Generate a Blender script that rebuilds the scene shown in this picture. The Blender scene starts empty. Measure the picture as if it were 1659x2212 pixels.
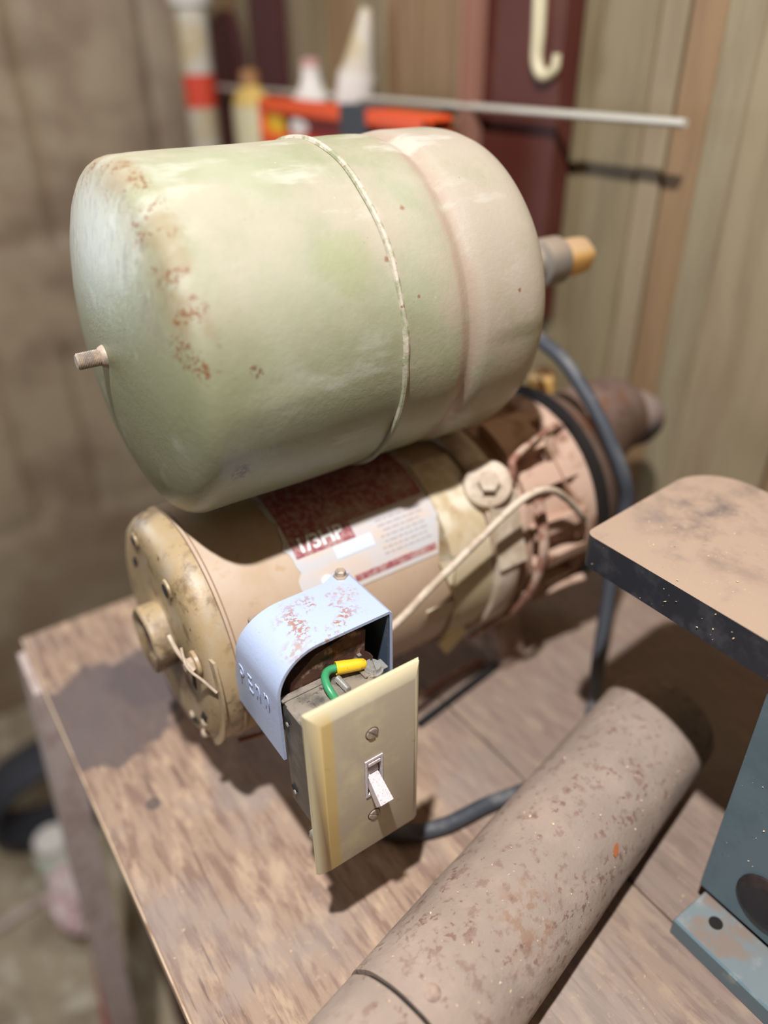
import bpy, bmesh, math, random
from mathutils import Vector, Matrix, noise
random.seed(7)
SC = bpy.context.scene
COL = SC.collection
PI = math.pi
ZO = 1.215            # height of the camera above the floor; all coordinates below are relative to the camera's foot

# ------------------------------------------------------------ camera
cam = bpy.data.cameras.new('camera'); camo = bpy.data.objects.new('camera', cam); COL.objects.link(camo)
F_PX = 1650.0
cam.sensor_fit = 'VERTICAL'; cam.sensor_height = 36.0; cam.lens = F_PX / 2212 * 36.0
cam.clip_start = 0.01; cam.clip_end = 50
p, h, r = math.radians(32.0), math.radians(55.5), math.radians(-0.7)
fw = Vector((math.cos(h)*math.cos(p), math.sin(h)*math.cos(p), -math.sin(p)))
rt = Vector((math.sin(h), -math.cos(h), 0)); up = rt.cross(fw)
R_ = rt*math.cos(r) + up*math.sin(r); U_ = up*math.cos(r) - rt*math.sin(r)
M = Matrix((R_, U_, -fw)).transposed().to_4x4(); M.translation = Vector((0, 0, ZO))
camo.matrix_world = M
cam.dof.use_dof = True; cam.dof.focus_distance = 0.383; cam.dof.aperture_fstop = 2.3
SC.camera = camo

# ------------------------------------------------------------ world, lamp, exposure
W = bpy.data.worlds.new('world'); SC.world = W; W.use_nodes = True
W.node_tree.nodes['Background'].inputs[0].default_value = (1.0, 0.72, 0.46, 1)
W.node_tree.nodes['Background'].inputs[1].default_value = 0.03
lamp = bpy.data.lights.new('shop_lamp', 'POINT'); lamp.energy = 84; lamp.shadow_soft_size = 0.018
lamp.color = (0.95, 0.97, 1.0)
lo = bpy.data.objects.new('shop_lamp', lamp); COL.objects.link(lo); lo.location = (-0.10, -0.01, 0.74 + ZO)
win = bpy.data.lights.new('window_daylight', 'AREA'); win.energy = 6.5; win.shape = 'RECTANGLE'; win.size = .42; win.size_y = .62; win.color = (.80, .90, 1.0)
wo = bpy.data.objects.new('window_daylight', win); COL.objects.link(wo); wo.location = (-.46, 1.405, .02 + ZO)
wo.rotation_euler = (math.radians(-90), 0, 0)
SC.view_settings.view_transform = 'Standard'; SC.view_settings.look = 'None'
SC.view_settings.gamma = 1; SC.view_settings.exposure = 0.0; SC.view_settings.use_curve_mapping = False
SC.cycles.max_bounces = 6

# ------------------------------------------------------------ materials
def lin(c):
    return tuple(((v/255)/12.92 if v/255 <= .04045 else ((v/255+.055)/1.055)**2.4) for v in c)

def mat(name, base, layers=(), rough=.6, metal=0.0, bump=(0, 0), coat=0.0, roughlayer=None):
    """base and layer colours are sRGB 0-255; a layer is (colour, [masks]); masks multiply.
    masks: ('n',scale,lo,hi,(sx,sy,sz)) noise; ('up',lo,hi) facing up; ('sph',(x,y,z),r0,r1) round patch; ('ax',axis,lo,hi) ramp along an axis; ('v',value)"""
    m = bpy.data.materials.new(name); m.use_nodes = True
    nt = m.node_tree; N = nt.nodes; L = nt.links; b = N['Principled BSDF']
    b.inputs['Roughness'].default_value = rough; b.inputs['Metallic'].default_value = metal
    if coat: b.inputs['Coat Weight'].default_value = coat
    geo = N.new('ShaderNodeNewGeometry'); pos = N.new('ShaderNodeVectorMath'); pos.operation = 'SUBTRACT'
    L.new(geo.outputs['Position'], pos.inputs[0]); pos.inputs[1].default_value = (0, 0, ZO)
    P = pos.outputs[0]
    sep = N.new('ShaderNodeSeparateXYZ'); L.new(P, sep.inputs[0])
    sepn = N.new('ShaderNodeSeparateXYZ'); L.new(geo.outputs['Normal'], sepn.inputs[0])
    def rng(src, lo, hi):
        q = N.new('ShaderNodeMapRange'); q.interpolation_type = 'SMOOTHSTEP' if lo < hi else 'LINEAR'
        L.new(src, q.inputs[0]); q.inputs[1].default_value = lo; q.inputs[2].default_value = hi
        return q.outputs[0]
    def nz(scale, st=(1, 1, 1), det=5, rgh=.6):
        v = P
        if st != (1, 1, 1):
            mm = N.new('ShaderNodeVectorMath'); mm.operation = 'MULTIPLY'; L.new(P, mm.inputs[0]); mm.inputs[1].default_value = st; v = mm.outputs[0]
        q = N.new('ShaderNodeTexNoise'); L.new(v, q.inputs['Vector']); q.inputs['Scale'].default_value = scale
        q.inputs['Detail'].default_value = det; q.inputs['Roughness'].default_value = rgh
        return q.outputs['Fac']
    def mul(a, b2, op='MULTIPLY'):
        q = N.new('ShaderNodeMath'); q.operation = op
        for i, s in enumerate((a, b2)):
            if isinstance(s, (int, float)): q.inputs[i].default_value = s
            else: L.new(s, q.inputs[i])
        return q.outputs[0]
    def mask(k):
        if k[0] == 'n': return rng(nz(k[1], k[4] if len(k) > 4 else (1, 1, 1)), k[2], k[3])
        if k[0] == 'up': return rng(sepn.outputs[2], k[1], k[2])
        if k[0] == 'ax': return rng(sep.outputs['xyz'.index(k[1])], k[2], k[3])
        if k[0] == 'nax': return rng(sepn.outputs['xyz'.index(k[1])], k[2], k[3])
        if k[0] == 'sph':
            q = N.new('ShaderNodeVectorMath'); q.operation = 'DISTANCE'; L.new(P, q.inputs[0]); q.inputs[1].default_value = k[1]
            d = mul(q.outputs['Value'], mul(mul(nz(k[4] if len(k) > 4 else 40), .5, 'SUBTRACT'), k[2]*(k[5] if len(k) > 5 else 1.0)), 'ADD')
            a = rng(d, k[2], k[3]); return mul(1.0, a, 'SUBTRACT')
        if k[0] == 'v': return k[1]
    col = None
    for c, ms in layers:
        f = None
        for k in ms:
            s = mask(k); f = s if f is None else mul(f, s)
        mx = N.new('ShaderNodeMix'); mx.data_type = 'RGBA'
        if col is None: mx.inputs['A'].default_value = (*lin(base), 1)
        else: L.new(col, mx.inputs['A'])
        mx.inputs['B'].default_value = (*lin(c), 1)
        if isinstance(f, (int, float)): mx.inputs['Factor'].default_value = f
        else: L.new(f, mx.inputs['Factor'])
        col = mx.outputs['Result']
    if col is None: b.inputs['Base Color'].default_value = (*lin(base), 1)
    else: L.new(col, b.inputs['Base Color'])
    if roughlayer:
        f = mask(roughlayer[1]); mr = N.new('ShaderNodeMapRange'); L.new(f, mr.inputs[0])
        mr.inputs[3].default_value = rough; mr.inputs[4].default_value = roughlayer[0]; L.new(mr.outputs[0], b.inputs['Roughness'])
    if bump[0]:
        bp = N.new('ShaderNodeBump'); bp.inputs['Strength'].default_value = bump[0]; bp.inputs['Distance'].default_value = .001
        L.new(nz(bump[1], bump[2] if len(bump) > 2 else (1, 1, 1), 8, .7), bp.inputs['Height']); L.new(bp.outputs[0], b.inputs['Normal'])
    return m

DUST = (196, 172, 150)
TANKD = (200, 184, 166)
MT = {}
MT['tank'] = mat('sage_tank_paint', (142, 143, 110), [
    ((160, 160, 132), [('n', 9, .45, .7)]),
    ((178, 164, 146), [('n', 16, .36, .62), ('up', -.35, .7), ('v', .62)]),
    ((176, 158, 140), [('ax', 'x', .17, .29), ('n', 24, .34, .58), ('up', -.9, .2), ('v', .75)]),
    ((172, 158, 142), [('ax', 'x', .255, .268), ('n', 70, .25, .5), ('up', -.7, .3), ('v', .6)]),
    ((166, 142, 124), [('ax', 'x', .249, .2535), ('ax', 'x', .2665, .262), ('n', 70, .3, .5), ('v', .7)]),
    ((144, 148, 100), [('sph', (.188, .306, -.088), .010, .022, 34, 3.0), ('v', .4)]),
    ((196, 194, 180), [('n', 60, .52, .66, (.35, 1, 1)), ('n', 12, .45, .6), ('v', .45)]),
    ((142, 120, 84), [('ax', 'x', .101, .108), ('ax', 'x', .124, .116), ('ax', 'z', -.13, -.10), ('n', 50, .40, .6), ('v', .6)]),
    ((124, 80, 48), [('n', 520, .50, .55), ('n', 80, .50, .57), ('ax', 'x', .102, .107), ('ax', 'x', .122, .117), ('ax', 'z', -.132, -.122), ('ax', 'z', -.03, -.05), ('v', .9)]),
    ((118, 80, 66), [('n', 520, .44, .5), ('sph', (.1346, .2931, -.1251), .0022, .0036, 420, 3), ('v', .8)]),
    ((104, 78, 66), [('n', 420, .46, .52), ('sph', (.1249, .3021, -.1764), .003, .007, 260, 3), ('v', .7)]),
    ((126, 78, 56), [('sph', (.2913, .2947, -.1159), .0012, .0020, 420, 3), ('v', .8)]),
    ((136, 84, 56), [('sph', (.2127, .3047, -.0905), .0006, .0020, 520, 3), ('v', .8)]),
    ((136, 84, 56), [('sph', (.2262, .2967, -.1087), .0004, .0014, 520, 3), ('v', .8)]),
    ((136, 84, 56), [('sph', (.2329, .3195, -.0714), .0006, .0022, 520, 3), ('v', .8)]),
    ((204, 204, 190), [('n', 480, .72, .75), ('v', .9)]),
    ((104, 96, 84), [('n', 420, .70, .74), ('v', .6)]),
    ((120, 110, 92), [('n', 260, .52, .60, (1, 1, .25)), ('nax', 'x', -.7, -.92), ('ax', 'z', -.13, -.08), ('v', .5)]),
], rough=.31, bump=(.3, 260), roughlayer=(.70, ('up', .1, .8)))
MT['tank_dusty'] = mat('dusty_tank_weld', (146, 146, 114), [(TANKD, [('n', 120, .4, .6), ('up', -.6, .4)]), ((140, 108, 84), [('n', 400, .62, .70)])], rough=.6, bump=(.5, 300))
MT['stud'] = mat('dusty_zinc_stud', (150, 140, 128), [(DUST, [('n', 200, .35, .6)])], rough=.5, metal=.3, bump=(.3, 500))
MT['galv'] = mat('dull_galvanised_steel', (96, 92, 86), [((128, 122, 114), [('n', 50, .45, .7)]), ((170, 156, 140), [('up', .3, .9), ('n', 90, .3, .6)]), ((90, 86, 80), [('n', 160, .6, .7)])], rough=.5, metal=.45, bump=(.15, 300))
MT['zinc'] = mat('bright_zinc', (196, 194, 188), [((170, 158, 142), [('n', 150, .45, .65)])], rough=.35, metal=.6)
MT['ivory'] = mat('ivory_plastic', (212, 196, 158), [((190, 174, 150), [('nax', 'y', -.8, -.97), ('n', 45, .25, .5), ('v', .9)]),
    ((212, 178, 104), [('nax', 'y', -.8, -.97), ('ax', 'x', .1166, .1146), ('n', 70, .28, .36, (1, 1, .6)), ('v', .8)]),
    ((150, 132, 108), [('n', 60, .64, .72), ('nax', 'y', -.5, -.95), ('v', .5)])], rough=.38, bump=(.05, 600))
MT['toggle'] = mat('lilac_white_toggle', (212, 200, 200), [((176, 140, 122), [('n', 1300, .57, .62), ('v', .8)])], rough=.45)
MT['dark'] = mat('dark_recess', (26, 20, 17), rough=.9)
MT['blue'] = mat('pale_blue_enamel', (180, 190, 216), [
    ((166, 108, 64), [('n', 420, .47, .53), ('n', 90, .45, .58), ('sph', (.141, .262, -.247), .010, .028, 60), ('v', .9)]),
    ((184, 140, 110), [('n', 380, .5, .56), ('sph', (.162, .272, -.247), .004, .010, 90), ('v', .7)]),
    ((176, 140, 108), [('n', 320, .48, .55), ('sph', (.118, .252, -.247), .004, .010, 120), ('v', .7)]),
    ((172, 160, 158), [('n', 520, .66, .72), ('v', .7)])], rough=.45, bump=(.25, 420))
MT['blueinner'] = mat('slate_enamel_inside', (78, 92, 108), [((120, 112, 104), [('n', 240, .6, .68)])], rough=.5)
MT['phenolic'] = mat('rusty_brown_fibre', (92, 58, 44), [((150, 118, 98), [('n', 160, .52, .66)]), ((50, 30, 24), [('n', 90, .56, .66)])], rough=.8, bump=(.6, 260))
MT['yellow'] = mat('yellow_crimp_vinyl', (236, 190, 42), [((196, 150, 60), [('n', 260, .6, .68)])], rough=.4)
MT['green'] = mat('green_wire_insulation', (62, 146, 96), [((120, 160, 120), [('n', 200, .62, .7)])], rough=.35)
MT['motor'] = mat('tan_motor_enamel', (186, 158, 130), [((196, 174, 152), [('up', -.1, .9), ('n', 40, .3, .6), ('v', .7)]), ((178, 140, 98), [('n', 55, .58, .72), ('v', .6)])], rough=.42, bump=(.08, 260))
MT['bell'] = mat('grimy_tan_casting', (176, 150, 112), [((178, 156, 128), [('n', 60, .45, .65)]), ((84, 66, 50), [('sph', (.100, .395, -.250), .008, .022, 60, .8), ('n', 60, .40, .55), ('v', .8)]),
    ((72, 52, 38), [('sph', (.094, .362, -.322), .020, .032, 90, 1.0), ('n', 70, .3, .5), ('v', .85)]), ((116, 92, 64), [('n', 70, .52, .68), ('v', .7)]), ((96, 72, 50), [('n', 200, .62, .7), ('v', .8)])], rough=.4, bump=(.3, 200))
MT['pump'] = mat('rusty_dusty_cast_iron', (150, 112, 84), [((196, 162, 140), [('up', -.5, .5), ('n', 60, .25, .5)]), ((120, 72, 46), [('n', 50, .55, .68), ('v', .7)])], rough=.75, bump=(.4, 180))
MT['volute'] = mat('brown_cast_iron', (88, 64, 50), [((118, 96, 84), [('up', .1, .9), ('n', 40, .3, .6), ('v', .8)]), ((110, 64, 34), [('n', 30, .5, .62), ('v', .8)])], rough=.8, bump=(.4, 150))
MT['nozzle'] = mat('dark_dusty_rubber', (52, 44, 42), [((142, 122, 112), [('up', -.2, .6)])], rough=.8)
MT['black'] = mat('black_rubber', (16, 15, 16), rough=.6)
MT['tape'] = mat('yellowed_tape', (194, 172, 136), [((170, 126, 74), [('n', 60, .56, .7), ('v', .8)]), ((226, 214, 190), [('up', 0, .9), ('n', 50, .35, .6)])], rough=.55)
MT['clamp'] = mat('dusty_steel_clamp', (180, 158, 134), [((206, 186, 164), [('n', 80, .4, .6)])], rough=.6, bump=(.2, 200))
MT['copper'] = mat('dusty_brown_strap', (150, 104, 86), [((190, 160, 140), [('n', 90, .45, .6)])], rough=.6)
MT['paperw'] = mat('white_sticker_paper', (200, 190, 186), [((206, 186, 170), [('n', 60, .45, .66)]), ((190, 190, 192), [('n', 130, .5, .56, (.1, 1, 1)), ('v', .6)])], rough=.6)
MT['paperr'] = mat('dark_red_print', (150, 74, 80), [((190, 160, 152), [('n', 300, .42, .62), ('v', .6)]), ((196, 172, 160), [('n', 40, .5, .7), ('v', .5)])], rough=.6)
MT['paperb'] = mat('pale_blue_print', (206, 212, 226), rough=.6)
MT['print'] = mat('grey_small_print', (176, 164, 160), rough=.7)
MT['white'] = mat('white_print', (236, 230, 226), rough=.6)
MT['pipe'] = mat('dusty_rusted_pipe', (158, 138, 123), [
    ((170, 148, 132), [('n', 30, .4, .65)]),
    ((136, 108, 94), [('n', 130, .54, .66), ('v', .7)]),
    ((126, 92, 78), [('n', 210, .57, .64), ('n', 22, .42, .6), ('v', .85)]),
    ((146, 106, 80), [('sph', (.175, .135, -.37), .008, .026, 50), ('n', 140, .48, .6), ('v', .6)]),
    ((112, 86, 76), [('n', 260, .66, .71), ('v', .7)]),
    ((228, 214, 196), [('n', 520, .68, .74), ('v', .7)])], rough=.8, bump=(.55, 260))
MT['leaf'] = mat('brown_paint_fleck', (176, 104, 60), rough=.7)
MT['wood'] = mat('weathered_plywood', (166, 138, 116), [
    ((134, 106, 90), [('n', 60, .44, .62, (3.2, .42, 1)), ('v', .9)]),
    ((196, 166, 136), [('n', 34, .50, .66, (2.6, .8, 1)), ('v', .75)]),
    ((100, 76, 64), [('n', 110, .56, .66, (3.4, .28, 1)), ('n', 14, .4, .6), ('v', .8)]),
    ((158, 142, 132), [('n', 11, .48, .66), ('v', .6)]),
    ((188, 160, 134), [('n', 300, .6, .7), ('v', .5)]),
    ((128, 110, 100), [('ax', 'x', .20, .28), ('v', .6)]),
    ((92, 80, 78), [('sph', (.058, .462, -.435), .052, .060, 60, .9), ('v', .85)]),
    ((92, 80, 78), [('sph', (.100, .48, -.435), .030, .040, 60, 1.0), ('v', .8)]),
    ((112, 92, 82), [('n', 70, .52, .68, (3.2, .4, 1)), ('ax', 'y', .38, .42), ('v', .6)]),
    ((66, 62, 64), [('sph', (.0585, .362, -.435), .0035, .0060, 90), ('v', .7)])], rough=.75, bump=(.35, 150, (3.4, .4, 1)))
MT['woodedge'] = mat('raw_plywood_edge', (206, 178, 148), [((150, 112, 84), [('n', 60, .5, .65, (1, .4, 12))])], rough=.8)
MT['maroon'] = mat('maroon_paint', (96, 46, 40), [((120, 76, 66), [('n', 20, .5, .7), ('v', .6)])], rough=.6)
MT['redboard'] = mat('red_brown_board', (82, 34, 24), [((96, 48, 36), [('n', 14, .45, .7), ('v', .6)])], rough=.6)
MT['redwine'] = mat('wine_red_board', (74, 32, 32), rough=.6)
MT['pinkwood'] = mat('dusty_pink_lumber', (196, 176, 168), [((176, 152, 142), [('n', 40, .45, .65)])], rough=.8)
MT['pinkedge'] = mat('dusty_pink_edge', (140, 96, 78), rough=.8)
for i, (a, b2) in enumerate((((136, 120, 90), (118, 102, 74)), ((150, 132, 104), (134, 114, 88)), ((144, 114, 80), (128, 100, 70)), ((146, 132, 104), (130, 114, 88)))):
    MT['plank%d' % i] = mat('panelling_wood_%s' % 'abcd'[i], a, [(b2, [('n', 12, .4, .65, (1, 3, .35))])], rough=.55)
MT['joint'] = mat('dark_backing_board', (88, 72, 50), rough=.8)
MT['door'] = mat('dull_beige_door', (172, 154, 128), [((152, 132, 108), [('n', 6, .45, .65)]), ((124, 102, 86), [('n', 3, .45, .6), ('v', .4)])], rough=.5)
MT['plaster'] = mat('grimy_beige_wall', (168, 150, 120), [((144, 124, 96), [('n', 5, .4, .7)])], rough=.7)
MT['concrete'] = mat('dusty_concrete', (166, 150, 124), [((142, 126, 104), [('n', 9, .45, .65)]), ((190, 178, 156), [('n', 30, .5, .65)])], rough=.9, bump=(.3, 60))
MT['tabletop'] = mat('black_plate_under_sawdust', (170, 144, 122), [
    ((74, 68, 72), [('n', 26, .46, .70), ('sph', (.370, .182, -.235), .024, .073, 22, 1.2), ('v', .8)]),
    ((86, 80, 84), [('n', 40, .54, .72), ('sph', (.315, .233, -.235), .019, .047, 30, 1.2), ('v', .6)]),
    ((124, 110, 102), [('n', 50, .5, .72), ('v', .5)]), ((190, 168, 146), [('n', 400, .62, .7), ('v', .6)])], rough=.85, bump=(.25, 300))
MT['tableside'] = mat('black_enamel', (38, 42, 50), [((64, 66, 72), [('n', 60, .5, .7)]), ((170, 160, 146), [('n', 420, .74, .77)])], rough=.4)
MT['housing'] = mat('blue_grey_enamel', (98, 118, 126), [((86, 106, 114), [('n', 25, .45, .65)]), ((50, 54, 58), [('n', 150, .69, .72)]), ((214, 160, 118), [('n', 170, .70, .72), ('ax', 'z', -.34, -.3)])], rough=.42, bump=(.1, 300))
MT['flange'] = mat('worn_blue_grey_flange', (122, 130, 130), [((140, 116, 100), [('n', 60, .44, .6), ('sph', (.285, .1, -.423), .02, .04, 40), ('v', .8)]), ((146, 148, 144), [('n', 40, .5, .66)])], rough=.5)
MT['flangelip'] = mat('blue_grey_lip', (104, 122, 128), [((150, 156, 150), [('n', 50, .55, .7)])], rough=.5)
MT['grommet'] = mat('black_knob', (34, 34, 40), [((92, 66, 52), [('n', 60, .5, .7), ('v', .4)])], rough=.5)
MT['cable'] = mat('dusty_black_cable', (64, 66, 72), [((120, 116, 114), [('up', .2, .9), ('n', 30, .4, .6), ('v', .8)])], rough=.6)
MT['steel'] = mat('bright_steel_rod', (206, 198, 184), rough=.4, metal=.3)
MT['bottle'] = mat('yellow_glue_plastic', (212, 176, 96), rough=.5)
MT['blabel'] = mat('cream_bottle_label', (212, 200, 160), [((190, 150, 120), [('ax', 'z', -.085, -.078), ('ax', 'z', -.062, -.070), ('v', .8)])], rough=.6)
MT['browncap'] = mat('brown_cap', (158, 112, 70), rough=.5)
MT['whitep'] = mat('white_plastic', (222, 214, 204), rough=.45)
MT['pinkcap'] = mat('pinkish_cap', (196, 150, 140), rough=.5)
MT['yellab'] = mat('yellow_label', (226, 180, 40), rough=.5)
MT['tubew'] = mat('white_cardboard_tube', (206, 196, 180), [((196, 176, 136), [('n', 20, .45, .6)])], rough=.6)
MT['orange'] = mat('orange_plastic', (232, 84, 34), rough=.45)
MT['orangeband'] = mat('orange_red_label', (214, 72, 46), rough=.5)
MT['darkred'] = mat('dark_red_plastic', (118, 14, 14), rough=.4)
MT['strap'] = mat('charcoal_webbing', (66, 68, 72), rough=.8)
MT['cream'] = mat('cream_plastic', (206, 194, 158), rough=.5)
MT['brass'] = mat('brass', (222, 172, 98), [(DUST, [('up', .1, .9), ('v', .6)])], rough=.45, metal=.3)
MT['greyfit'] = mat('grey_steel_fitting', (136, 128, 118), [(DUST, [('up', .1, .9), ('v', .6)])], rough=.5, metal=.3)
MT['tyre'] = mat('worn_black_rubber', (46, 46, 52), rough=.7)
MT['palejar'] = mat('pale_green_plastic', (206, 214, 196), rough=.5)
MT['pinkbag'] = mat('faded_pink_plastic', (206, 172, 170), [((224, 206, 200), [('n', 30, .45, .6)])], rough=.6)
MT['red'] = mat('dark_red_paint', (132, 22, 30), rough=.5)
MT['crumb'] = mat('pale_wood_crumbs', (224, 192, 158), rough=.9)
MT['tag'] = mat('yellowed_paper_tag', (232, 214, 160), rough=.7)
MT['greywood'] = mat('dusty_strap_iron', (128, 104, 90), [((170, 144, 126), [('n', 60, .4, .6)])], rough=.7)

# ------------------------------------------------------------ mesh helpers (coordinates relative to the camera's foot)
def link(name, bm, m, parent=None, smooth=False, **props):
    if smooth == 'auto': flat = False
    bmesh.ops.recalc_face_normals(bm, faces=bm.faces)
    vs = [v.co for v in bm.verts]
    if parent is None:
        lo_ = Vector((min(v.x for v in vs), min(v.y for v in vs), min(v.z for v in vs))); hi = Vector((max(v.x for v in vs), max(v.y for v in vs), max(v.z for v in vs)))
        org = Vector(((lo_.x+hi.x)/2, (lo_.y+hi.y)/2, lo_.z))
    else:
        org = Vector(ORG[parent.name])
    for v in bm.verts: v.co -= org
    me = bpy.data.meshes.new(name); bm.to_mesh(me); bm.free()
    if smooth:
        for f in me.polygons: f.use_smooth = True
        if smooth != 'full':
            try: me.set_sharp_from_angle(angle=math.radians(38))
            except Exception: pass
    mats = m if isinstance(m, (list, tuple)) else [m]
    for k in mats: me.materials.append(MT[k])
    o = bpy.data.objects.new(name, me); COL.objects.link(o)
    if parent is None:
        o.location = org + Vector((0, 0, ZO)); ORG[o.name] = org
    else:
        o.parent = parent; ORG[o.name] = org
    for k, v in props.items(): o[k] = v
    return o
ORG = {}
def thing(name, loc, label, category, group=None):
    o = bpy.data.objects.new(name, None); COL.objects.link(o)
    o.location = Vector(loc) + Vector((0, 0, ZO)); ORG[o.name] = Vector(loc); o.empty_display_size = .02
    o['label'] = label; o['category'] = category
    if group: o['group'] = group
    return o
def B(): return bmesh.new()
def box(bm, x0, x1, y0, y1, z0, z1, bev=0, seg=2, mi=0, M=None):
    r_ = bmesh.ops.create_cube(bm, size=1)
    vs = r_['verts']
    for v in vs: v.co = Vector(((x0+x1)/2 + v.co.x*(x1-x0), (y0+y1)/2 + v.co.y*(y1-y0), (z0+z1)/2 + v.co.z*(z1-z0)))
    if bev:
        es = list({e for v in vs for e in v.link_edges})
        q = bmesh.ops.bevel(bm, geom=es, offset=bev, segments=seg, affect='EDGES', profile=.5)
        vs = list({v for f in q['faces'] for v in f.verts} | {v for v in vs if v.is_valid})
    if M is not None:
        for v in vs: v.co = M @ v.co
    if mi:
        for f in {f for v in vs for f in v.link_faces}: f.material_index = mi
    return bm
def frame(a, b):
    d = (Vector(b) - Vector(a)).normalized(); t = Vector((0, 0, 1)) if abs(d.z) < .9 else Vector((1, 0, 0))
    u = d.cross(t).normalized(); w = u.cross(d).normalized(); return d, u, w
def lathe(bm, prof, c, ax=(1, 0, 0), seg=48, caps=True, a0=0, a1=2*PI, wob=None):
    """prof: list of (distance along ax, radius) from point c"""
    c = Vector(c); d, u, w = frame((0, 0, 0), ax); full = abs(a1-a0-2*PI) < 1e-6
    n = seg if full else seg+1; rings = []
    for (t, rr) in prof:
        if rr < 1e-6: rings.append([bm.verts.new(c + d*t)]); continue
        rings.append([bm.verts.new(c + d*t + (u*math.cos(a0+(a1-a0)*k/seg) + w*math.sin(a0+(a1-a0)*k/seg))*(rr + (wob(t, k) if wob else 0))) for k in range(n)])
    for A, C in zip(rings, rings[1:]):
        for k in range(seg):
            k2 = (k+1) % n
            if len(A) == 1 and len(C) > 1: bm.faces.new((A[0], C[k], C[k2]))
            elif len(C) == 1 and len(A) > 1: bm.faces.new((A[k], A[k2], C[0]))
            elif len(A) > 1: bm.faces.new((A[k], A[k2], C[k2], C[k]))
    if caps and full:
        for Q in (rings[0], rings[-1]):
            if len(Q) > 2: bm.faces.new(Q)
    return bm
def cyl(bm, a, b, r0, r1=None, seg=24, bev=0):
    a = Vector(a); b = Vector(b); L = (b-a).length; r1 = r0 if r1 is None else r1
    pr = [(0, r0), (L, r1)] if not bev else [(0, r0-bev), (bev, r0), (L-bev, r1), (L, r1-bev)]
    return lathe(bm, pr, a, b-a, seg)
def catmull(P, n=8, closed=False):
    P = [Vector(q) for q in P]; out = []
    for i in range(len(P)-1):
        p0 = P[max(i-1, 0)]; p1 = P[i]; p2 = P[i+1]; p3 = P[min(i+2, len(P)-1)]
        for k in range(n):
            t = k/n
            out.append(.5*((2*p1) + (p2-p0)*t + (2*p0-5*p1+4*p2-p3)*t*t + (3*p1-p0-3*p2+p3)*t**3))
    return out + [P[-1]]
def tube(bm, path, rad, seg=12, flat=None):
    """sweep a circle (or a flat ellipse (ru, rw)) along path"""
    path = [Vector(q) for q in path]; rings = []; w = None
    for i, q in enumerate(path):
        d = (path[min(i+1, len(path)-1)] - path[max(i-1, 0)]).normalized()
        if w is None:
            t = Vector((0, 0, 1)) if abs(d.z) < .9 else Vector((0, 1, 0)); w = (t - d*t.dot(d)).normalized()
        else: w = (w - d*w.dot(d)).normalized()
        u = d.cross(w); rr = rad(i/(len(path)-1)) if callable(rad) else rad
        ru, rw = (rr, rr) if not flat else flat
        rings.append([bm.verts.new(q + u*math.cos(2*PI*k/seg)*ru + w*math.sin(2*PI*k/seg)*rw) for k in range(seg)])
    for A, C in zip(rings, rings[1:]):
        for k in range(seg): bm.faces.new((A[k], A[(k+1) % seg], C[(k+1) % seg], C[k]))
    bm.faces.new(rings[0]); bm.faces.new(rings[-1]); return bm
def prism(bm, poly, fn, t0, t1):
    """poly of 2D points, fn(u,v,t)->3D"""
    A = [bm.verts.new(fn(u, v, t0)) for u, v in poly]; C = [bm.verts.new(fn(u, v, t1)) for u, v in poly]
    n = len(poly)
    for k in range(n): bm.faces.new((A[k], A[(k+1) % n], C[(k+1) % n], C[k]))
    bm.faces.new(A); bm.faces.new(C); return bm
def bevel_all(bm, off, seg=2, ang=.5):
    es = [e for e in bm.edges if len(e.link_faces) == 2 and e.calc_face_angle(0) > ang]
    if es: bmesh.ops.bevel(bm, geom=es, offset=off, segments=seg, affect='EDGES', profile=.5)
    return bm
def text_bm(body, size, depth, fn, bold=0.0, sp=1.0):
    """letters as a mesh; fn maps (x, y, z) of the flat text to 3D"""
    cu = bpy.data.curves.new('t', 'FONT'); cu.body = body; cu.size = size; cu.extrude = depth; cu.offset = bold; cu.space_character = sp
    cu.resolution_u = 3
    o = bpy.data.objects.new('t', cu); COL.objects.link(o); bpy.context.view_layer.update()
    me = o.to_mesh(); bm = B(); bm.from_mesh(me); o.to_mesh_clear(); bpy.data.objects.remove(o); bpy.data.curves.remove(cu)
    bmesh.ops.subdivide_edges(bm, edges=[e for e in bm.edges if e.calc_length() > size*.3], cuts=3)
    for v in bm.verts: v.co = fn(v.co.x, v.co.y, v.co.z)
    return bm
def slot_screw(bm, c, ax, rr, rot, thick=.0012, gap=.18):
    """domed head cut in two halves by its slot"""
    c = Vector(c); d, u, w = frame((0, 0, 0), ax)
    lathe(bm, [(0, rr), (thick*.45, rr)], c, ax, 24)
    ca, sa = math.cos(rot), math.sin(rot); U = u*ca + w*sa; V = w*ca - u*sa
    for s in (1, -1):
        pts = []
        a_ = math.asin(gap)
        for k in range(13):
            t = a_ + (PI-2*a_)*k/12; pts.append((math.cos(t)*rr, s*math.sin(t)*rr))
        prism(bm, pts, lambda a, b, t: c + U*a*(1-.12*t) + V*b*(1-.12*t) + d*(thick*.4 + thick*.6*t), 0, 1)
    return bm

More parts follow.
